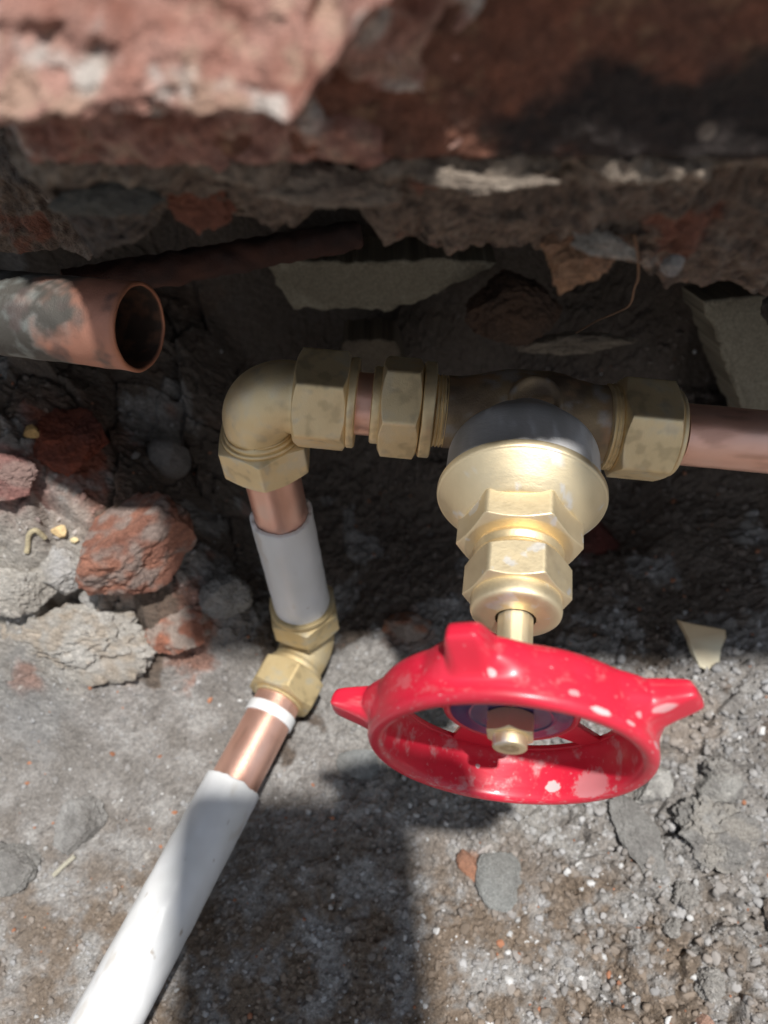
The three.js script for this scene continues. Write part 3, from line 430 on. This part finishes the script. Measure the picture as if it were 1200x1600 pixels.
function threads(parent, y, L, r, pitch, seed, name = 'thread', mat = M.brassBright, dark = 0.4) { const P = [[y, r - 0.0012]]; for (let t = 0; t < L - 1e-6; t += pitch) P.push([y + t + pitch * 0.25, r - 0.0007], [y + t + pitch * 0.6, r]); P.push([y + L, r - 0.0012]); return part(name, revolve(P, { bevel: 0.00012, colFn: brassCol(0.1, dark, seed) }), mat, parent); }
// elbow: two legs meeting in a tight bend, swept as one skin
function elbow(name, label, corner, a, b, r, la, lb, legs, mat = M.brass) {
  const g = thing(name, label, 'elbow fitting', corner, 'brass compression elbows of the pipe run'), da = V(a).sub(V(corner)).normalize(), db = V(b).sub(V(corner)).normalize();
  const R = r * 0.98, pts = [], rad = []; const put = (p, q) => { pts.push(p); rad.push(q); };
  for (const [t, q] of legs) if (t > R + 1e-4) put(da.clone().multiplyScalar(t), r + q);
  const ang = Math.PI - da.angleTo(db), cen = da.clone().add(db).normalize().multiplyScalar(R / Math.cos(ang / 2)), o = da.clone().multiplyScalar(R / Math.cos(0) * Math.tan(ang / 2) / Math.tan(ang / 2));
  const e1 = o.clone().sub(cen), nrm = da.clone().cross(db).normalize();
  for (let i = 0; i <= 24; i++) put(cen.clone().add(e1.clone().applyAxisAngle(nrm, -ang * i / 24 * -1 * -1)), r + 0.0006 * Math.sin(Math.PI * i / 24));
  for (const [t, q] of legs.slice().reverse()) if (t > R + 1e-4) put(db.clone().multiplyScalar(t), r + q);
  const N = pts.length, fr = pts.map((p, i) => { const t = pts[Math.min(N - 1, i + 1)].clone().sub(pts[Math.max(0, i - 1)]).normalize(); const x = nrm.clone(), y = t.clone().cross(x).normalize(); return [x, y]; });
  const seg = 96, geo = grid(seg, N - 1, (u, v) => { const i = Math.round(v * (N - 1)), th = u * Math.PI * 2, p = pts[i].clone().addScaledVector(fr[i][0], rad[i] * Math.cos(th)).addScaledVector(fr[i][1], rad[i] * Math.sin(th)); return [p.x, p.y, p.z]; }, brassCol(0.35, 0.25, corner[0] * 100), (p, u, v) => [u * 3, v * 3], true);
  part('elbow_body', geo, mat, g); return [g, da, db];
}
const legProfile = [[0.0255, -0.0012], [0.0240, -0.0012], [0.0235, 0.0000], [0.0180, 0.0002], [0.0176, 0.0009], [0.0160, 0.0010], [0.0156, 0.0002], [0.0140, 0]];
const at = (parent, dir, roll = 0) => { const h = new THREE.Matrix4().makeRotationFromQuaternion(new THREE.Quaternion().setFromUnitVectors(UP, dir)); if (roll) h.multiply(new THREE.Matrix4().makeRotationY(roll)); return h; };
function bakeLast(parent, n, m) { for (const c of parent.children.slice(-n)) { c.geometry.applyMatrix4(m); } }
{ // upper elbow with its two compression nuts
  const [g, da, db] = elbow('elbow_fitting', 'brass compression elbow at the left end of the pipe run', PL, PR, LOW, 0.0128, 0.03, 0.03, legProfile);
  hexNut(g, 0.0155, 0.0185, 0.0315, 0.4, 1, { phase: 0.62 }); ring(g, 0.0338, 0.0030, 0.0158, 0.3, 2); bakeLast(g, 2, at(g, da));
  hexNut(g, 0.0185, 0.0150, 0.0315, 0.5, 3, { phase: 0.52 }); ring(g, 0.0170, 0.0018, 0.0150, 0.3, 5); bakeLast(g, 2, at(g, db));
}
tubeThing('copper_pipe', 'short copper pipe piece between elbow nut and valve nut', 'pipe', run(0.030), run(0.056), 0.011, 0.0100, M.copper, copperCol(0.15, 2));
tubeThing('copper_pipe', 'pinkish copper pipe leaving the valve to the right edge', 'pipe', run(0.150), run(0.245), 0.011, 0.0100, M.copper, copperCol(0.35, 6));
{ // gate valve: cast body on the run, bonnet, gland, spindle and red wheel towards the viewer
  const L0 = V(PC).sub(V(PL)).length(), g = thing('gate_valve', 'brass gate valve with a red handwheel joined into the pipe run', 'valve', PC);
  const X = V(PR).sub(V(PL)).normalize(), S = new THREE.Vector3(-0.1365, 0.004, 0.9906).normalize(), mx = at(g, X), ms = at(g, S, 0.0);
  const s = (t) => t - L0; // run distance to local
  // left nut with its collars
  ring(g, s(0.0420), 0.0042, 0.0135, 0.3, 11); hexNut(g, s(0.0450), 0.0140, 0.0315, 0.25, 12, { phase: 0.05, name: 'compression_nut' }); ring(g, s(0.0592), 0.0042, 0.0168, 0.2, 13, { mat: M.brassBright }); threads(g, s(0.0634), 0.0046, 0.0128, 0.0012, 14);
  // right nut
  threads(g, s(0.1228), 0.0050, 0.0152, 0.0013, 15); hexNut(g, s(0.1268), 0.0195, 0.0325, 0.35, 16, { phase: 0.6, name: 'compression_nut' }); ring(g, s(0.1463), 0.0020, 0.0152, 0.3, 17);
  const bodyCol = (p) => { const a = fbm(p[0] * 60, p[1] * 60, p[2] * 60, 4), b = fbm(p[0] * 200, p[1] * 200, p[2] * 200, 2); let c = mix3([0.40, 0.29, 0.17], [0.17, 0.125, 0.09], clamp(0.5 + 2.0 * a)); c = mix3(c, [0.46, 0.28, 0.16], 0.7 * sstep(0.1, 0.3, fbm(p[0] * 95 + 5, p[1] * 95, p[2] * 95, 3))); return mix3(c, [0.42, 0.42, 0.42], 0.55 * sstep(0.05, 0.35, b - a * 0.7)); };
  part('valve_body', revolve([[s(0.066), 0.0105], [s(0.067), 0.0128], [s(0.074), 0.0128], [s(0.081), 0.0150], [s(0.090), 0.0172], [s(0.106), 0.0172], [s(0.114), 0.0148], [s(0.120), 0.0142], [s(0.124), 0.0142], [s(0.124), 0.0105]], { bevel: 0.0015, rough: 0.0005, colFn: bodyCol }), M.bronze, g);
  bakeLast(g, 8, mx);
  // oval cast boss on the body
  part('cast_boss', revolve([[0.013, 0.0095], [0.0178, 0.0090], [0.0184, 0.0072], [0.0172, 0.0060], [0.0168, 0]], { bevel: 0.0006, colFn: bodyCol, rough: 0.0003 }), M.bronze, g); bakeLast(g, 1, at(g, new THREE.Vector3(0.05, 0.9, 0.35).normalize()));
  // bonnet stack along the spindle
  const greyCol = (p) => { const a = fbm(p[0] * 80, p[1] * 40, p[2] * 80, 3), b = fbm(p[0] * 260, p[1] * 90, p[2] * 260, 2); let c = mix3([0.58, 0.57, 0.57], [0.38, 0.37, 0.36], clamp(0.5 + 1.7 * a)); return mix3(c, [0.74, 0.745, 0.76], 0.75 * sstep(0.05, 0.35, b - a + 0.5 * sstep(0.016, 0.022, p[0]) - 0.1)); };
  part('bonnet_seat', revolve([[0.004, 0.0150], [0.010, 0.0195], [0.0155, 0.0240], [0.0190, 0.0252], [0.0340, 0.0255], [0.0340, 0.02]], { bevel: 0.0008, colFn: greyCol, seg: 140 }), M.paste, g, 'grey smeared collar behind the brass bonnet');
  part('bonnet', revolve([[0.0335, 0.02], [0.0335, 0.0266], [0.0340, 0.0275], [0.0364, 0.0275], [0.0367, 0.0268], [0.0372, 0.0266], [0.0430, 0.0216], [0.0465, 0.0180], [0.0465, 0.01]], { bevel: 0.0005, colFn: paleBrass(21), seg: 144 }), M.brassBright, g);
  hexNut(g, 0.0435, 0.0120, 0.0345, 0.55, 22, { name: 'bonnet_nut', mat: M.brassBright, phase: 0.0, bore: 0.008 });
  threads(g, 0.0553, 0.0060, 0.0140, 0.0034, 23, 'thread', M.brassBright, 0.12);
  hexNut(g, 0.0612, 0.0125, 0.0285, 0.5, 24, { name: 'gland_nut', mat: M.brassBright, phase: 0.0, bore: 0.007 });
  part('gland_ring', revolve([[0.0724, 0.006], [0.0724, 0.0128], [0.0732, 0.0133], [0.0775, 0.0136], [0.0790, 0.0130], [0.0800, 0.0100], [0.0800, 0.0060]], { bevel: 0.0005, colFn: paleBrass(25) }), M.brassBright, g);
  part('spindle', revolve([[0.0700, 0.0052], [0.1050, 0.0052], [0.1080, 0.0050], [0.1190, 0.0046], [0.1190, 0]], { hex: 0.0100, bevel: 0.0003, colFn: paleBrass(26), phase: 0.1 }), M.brassBright, g, 'whitish square spindle');
  // handwheel ------------------------------------------------------------
  const Wz = 0.1102, wheelN = 2048, wheelM = 512, paint = new Uint8Array(wheelN * wheelM * 4), pr = rng(77), blobs = [];
  const splash = [[0.155, 0.37, 0.012, 1], [0.185, 0.30, 0.006, 0.6], [0.265, 0.27, 0.0045, 0.9], [0.10, 0.28, 0.005, 0.6], [0.085, 0.25, 0.005, 0.6], [0.115, 0.36, 0.007, 0.7], [0.055, 0.36, 0.010, 0.6], [0.81, 0.68, 0.011, 1], [0.73, 0.64, 0.004, 0.9], [0.70, 0.74, 0.0035, 0.9], [0.87, 0.66, 0.03, 0.4], [0.47, 0.34, 0.010, 0.6]];
  for (const q of splash) blobs.push(q); for (let i = 0; i < 34; i++) blobs.push([pr(), pr(), 0.0015 + 0.0035 * pr() * pr(), 0.3 + 0.5 * pr()]);
  for (let j = 0; j < wheelM; j++) for (let i = 0; i < wheelN; i++) {
    const u = i / wheelN, v = j / wheelM, cx = Math.cos(u * 6.2832), sx = Math.sin(u * 6.2832), n = fbm(cx * 6, sx * 6, v * 11, 4), f = fbm(cx * 30, sx * 30, v * 56, 3);
    let c = mix3([0.76, 0.018, 0.055], [0.66, 0.012, 0.038], clamp(0.5 + n)); let w = 0.16 * sstep(0.1, 0.42, n + 0.35 * f) + 0.2 * sstep(0.3, 0.42, f) + 0.28 * sstep(0.04, 0.4, n + 0.3 * f + 0.05) * sstep(0.52, 0.58, v) * sstep(0.97, 0.9, v);
    for (const q of blobs) { let du = Math.abs(u - q[0]); du = Math.min(du, 1 - du); const dv = (v - q[1]) * 0.42; const d = Math.hypot(du, dv) / q[2]; if (d < 1.7) w = Math.max(w, q[3] * sstep(1.15, 0.85, d + 0.5 * f)); }
    c = mix3(c, [0.66, 0.56, 0.56], w); const k = (j * wheelN + i) * 4; for (let q = 0; q < 3; q++) paint[k + q] = Math.pow(clamp(c[q]), 1 / 2.2) * 255; paint[k + 3] = 255;
  }
  const ptex = new THREE.DataTexture(paint, wheelN, wheelM); ptex.colorSpace = THREE.SRGBColorSpace; ptex.wrapS = ptex.wrapT = THREE.RepeatWrapping; ptex.magFilter = THREE.LinearFilter; ptex.minFilter = THREE.LinearMipmapLinearFilter; ptex.generateMipmaps = true; ptex.needsUpdate = true;
  const red = new THREE.MeshPhysicalMaterial({ map: ptex, roughness: 0.48, clearcoat: 0.45, clearcoatRoughness: 0.26, roughnessMap: scratchRough, side: THREE.DoubleSide, bumpMap: fineBump, bumpScale: 0.00005 });
  const plainRed = phy({ roughness: 0.4, clearcoat: 0.5, clearcoatRoughness: 0.25 });
  const lugA = [103, 25, -46, -118, 180].map((a) => a * Math.PI / 180);
  // rim cross-section (axial, radius), outside then inside; v runs once round it
  const RIM = [[-0.0046, 0.0338], [-0.0038, 0.0356], [-0.0016, 0.0369], [0.0030, 0.0374], [0.0080, 0.0377], [0.0104, 0.0376], [0.0116, 0.0366], [0.0118, 0.0350], [0.0110, 0.0336], [0.0070, 0.0330], [0.0010, 0.0326], [-0.0032, 0.0318], [-0.0044, 0.0323], [-0.0046, 0.0338]];
  const rc = new THREE.CatmullRomCurve3(RIM.map((p) => new THREE.Vector3(p[0], p[1], 0)), false, 'centripetal');
  const rimPts = rc.getPoints(96);
  const rim = grid(540, 96, (u, v) => {
    const p = rimPts[Math.round(v * 96)], th = u * Math.PI * 2; let y = p.x, r = p.y;
    const outer = sstep(0.0338, 0.0362, r);
    for (const a of lugA) {
      let d = th - a; d = Math.atan2(Math.sin(d), Math.cos(d)); const w = Math.abs(d) * 0.040;
      const k = (a > 1.7 && a < 1.9 ? 0.0072 : 0.0088) * sstep(0.0064, 0.0026, w) + 0.0036 * sstep(0.0160, 0.0040, w), ky = sstep(0.0082, 0.0030, Math.abs(y + 0.0012));
      const f = outer * ky; r += k * f; y = lerp(y, -0.0018 + (y + 0.0018) * 0.8, f * sstep(0.0068, 0.003, w));
    }
    return [r * Math.cos(th), y, -r * Math.sin(th)];
  }, null, (p, u, v) => [u, v], true);
  rim.deleteAttribute('color');
  const wheel = part('handwheel', rim, red, g, 'red handwheel rim with five lugs and white splashes');
  // web: disc with five openings
  const web = new THREE.Shape(); web.absarc(0, 0, 0.0328, 0, Math.PI * 2, false);
  for (const a of [-12, 62, 136, 210, 284].map((q) => q * Math.PI / 180)) { const h = new THREE.Path(), w = 0.46, ro = 0.0318, ri = 0.0190; h.moveTo(ri * Math.cos(a - w * 0.62), ri * Math.sin(a - w * 0.62)); h.absarc(0, 0, ro, a - w, a + w, false); h.absarc(0, 0, ri, a + w * 0.62, a - w * 0.62, true); web.holes.push(h); }
  const toY = new THREE.Matrix4().makeRotationX(-Math.PI / 2), redCol = (gg) => { const P = gg.attributes.position, c = new Float32Array(P.count * 3); for (let i = 0; i < P.count; i++) { const n = fbm(P.getX(i) * 90, P.getY(i) * 90, P.getZ(i) * 90, 3); c.set(mix3([0.68, 0.013, 0.04], [0.62, 0.25, 0.27], 0.35 * sstep(0.12, 0.4, n)), i * 3); } gg.setAttribute('color', new THREE.BufferAttribute(c, 3)); return gg; };
  const wg = redCol(new THREE.ExtrudeGeometry(web, { depth: 0.0009, bevelEnabled: true, bevelSize: 0.0004, bevelThickness: 0.0004, bevelSegments: 2, curveSegments: 40 }).applyMatrix4(toY).translate(0, -0.0043, 0));
  part('wheel_web', wg, plainRed, wheel);
  part('hub', redCol(revolve([[-0.0100, 0.0060], [-0.0100, 0.0120], [-0.0045, 0.0180], [0.0000, 0.0186], [0.0008, 0.0182], [0.0008, 0.0171], [0.0002, 0.0168], [0.0002, 0.0050]], { bevel: 0.0004 })), plainRed, wheel);
  part('badge_disc', revolve([[0.0002, 0.0166], [0.0009, 0.0164], [0.0009, 0.0120], [0.0012, 0.0118], [0.0012, 0.0112], [0.0009, 0.0110], [0.0009, 0.0030]], { bevel: 0.0002, colFn: (p) => { const n = fbm(p[0] * 150, 1, p[2] * 150, 3); return mix3([0.030, 0.022, 0.105], [0.07, 0.055, 0.16], clamp(0.4 + n)); } }), phy({ roughness: 0.38, clearcoat: 0.3 }), wheel, 'dark violet round badge around the nut');
  hexNut(wheel, 0.0009, 0.0062, 0.0122, 0.5, 31, { name: 'retaining_nut', mat: M.brassBright, bore: 0.003, phase: 0.5 });
  part('spindle_tip', revolve([[0.005, 0.0036], [0.0094, 0.0036], [0.0101, 0.0029], [0.0101, 0]], { bevel: 0.0003, colFn: brassCol(0.6, 0.1, 33) }), M.brassBright, wheel);
  for (const c of wheel.children) if (c.name !== 'wheel_web') c.geometry.translate(0, -0.0013, 0);
  const mw = new THREE.Matrix4().makeTranslation(S.x * Wz, S.y * Wz, S.z * Wz).multiply(at(g, S));
  bakeLast(wheel, wheel.children.length, mw); wheel.geometry.applyMatrix4(mw);
  // the bonnet parts lie before the wheel in the child list
  for (const c of g.children) if (['bonnet_seat', 'bonnet', 'bonnet_nut', 'gland_nut', 'gland_ring', 'spindle'].includes(c.name)) c.geometry.applyMatrix4(ms);
  const thr = g.children.filter((c) => c.name === 'thread'); thr[thr.length - 1].geometry.applyMatrix4(ms);
}
{ // coated drop pipe
  const tot = V(LOW).distanceTo(V(PL));
  const g = thing('coated_drop_pipe', 'upright copper pipe in a short white plastic sleeve below the elbow', 'pipe'); aim(g, PL, LOW);
  part('copper_core', revolve([[0.024, 0.0100], [0.024, 0.011], [tot - 0.012, 0.011], [tot - 0.012, 0.0100]], { colFn: copperCol(0.15, 12), bevel: 0.0002 }), M.copper, g);
  part('plastic_sleeve', revolve([[0.0640, 0.0112], [0.0640, 0.0130], [0.1290, 0.0130], [0.1290, 0.0112]], { bevel: 0.0004, colFn: sleeveCol, rag: [0.0640, 0.0013], step: 0.001, seg: 160, rough: 0.0002 }), M.plastic, g);
}
{ // lower elbow, half sunk in the soil
  const [g, da, db] = elbow('elbow_fitting', 'dull brass compression elbow lying on the soil at the pipe foot', LOW, PL, N2, 0.0125, 0.03, 0.03, legProfile, M.dullBrass);
  hexNut(g, 0.0175, 0.0135, 0.0305, 0.6, 41, { phase: 0.35, mat: M.dullBrass }); ring(g, 0.0305, 0.0035, 0.0152, 0.5, 42, { mat: M.dullBrass }); bakeLast(g, 2, at(g, da));
  hexNut(g, 0.0190, 0.0150, 0.0305, 0.6, 43, { phase: 0.2, mat: M.dullBrass }); ring(g, 0.0340, 0.0014, 0.0125, 0.5, 44, { mat: M.dullBrass }); bakeLast(g, 2, at(g, db));
}
{ // coated pipe running out of the picture towards the viewer
  const D = V(W1).sub(V(N2)).normalize(), from = [N2[0] - D.x * 0.02, N2[1] - D.y * 0.02, N2[2] - D.z * 0.02], g = thing('coated_pipe', 'long white plastic coated copper pipe on the soil running out at the lower left', 'pipe'); aim(g, from, W1);
  part('copper_core', revolve([[0.0, 0.0100], [0.0, 0.011], [0.29, 0.011], [0.29, 0.0100]], { colFn: copperCol(0.3, 22), bevel: 0.0002 }), M.copper, g);
  part('plastic_sleeve', revolve([[0.0700, 0.0112], [0.0700, 0.0130], [0.29, 0.0130], [0.29, 0.0112]], { bevel: 0.0004, colFn: sleeveCol, step: 0.001, rough: 0.0002, rag: [0.07, 0.0009], seg: 160 }), M.plastic, g);
  part('sleeve_remnant', revolve([[0.0325, 0.0112], [0.0325, 0.0120], [0.0378, 0.0120], [0.0378, 0.0112]], { bevel: 0.0003, colFn: sleeveCol }), M.plastic, g, 'white rest of the plastic coating at the nut');
}
{ // the phone that took the picture, behind the lens: its shade lies on the soil, body widened to cover the hand too
  const g = thing('phone', 'dark phone held above the hole, widened to shade like phone and hand', 'phone', [0, 0.387, 0]); g.quaternion.copy(camera.quaternion);
  const sh = new THREE.Shape(), x0 = -0.050, x1 = 0.055, y0 = -0.16, y1 = 0.043, r = 0.010; sh.moveTo(x0 + r, y0); sh.lineTo(x1 - r, y0); sh.absarc(x1 - r, y0 + r, r, -Math.PI / 2, 0); sh.lineTo(x1, y1 - r); sh.absarc(x1 - r, y1 - r, r, 0, Math.PI / 2); sh.lineTo(x0 + r, y1); sh.absarc(x0 + r, y1 - r, r, Math.PI / 2, Math.PI); sh.lineTo(x0, y0 + r); sh.absarc(x0 + r, y0 + r, r, Math.PI, Math.PI * 1.5);
  const e = new THREE.ExtrudeGeometry(sh, { depth: 0.009, bevelSize: 0.001, bevelThickness: 0.001, bevelSegments: 2 }); e.translate(0, 0, 0.006);
  part('case', e, new THREE.MeshStandardMaterial({ color: 0x1b1b1d, roughness: 0.6 }), g);
}
scene.traverse((o) => { if (o.isMesh) { o.castShadow = true; o.receiveShadow = true; } });
renderer.render(scene, camera);
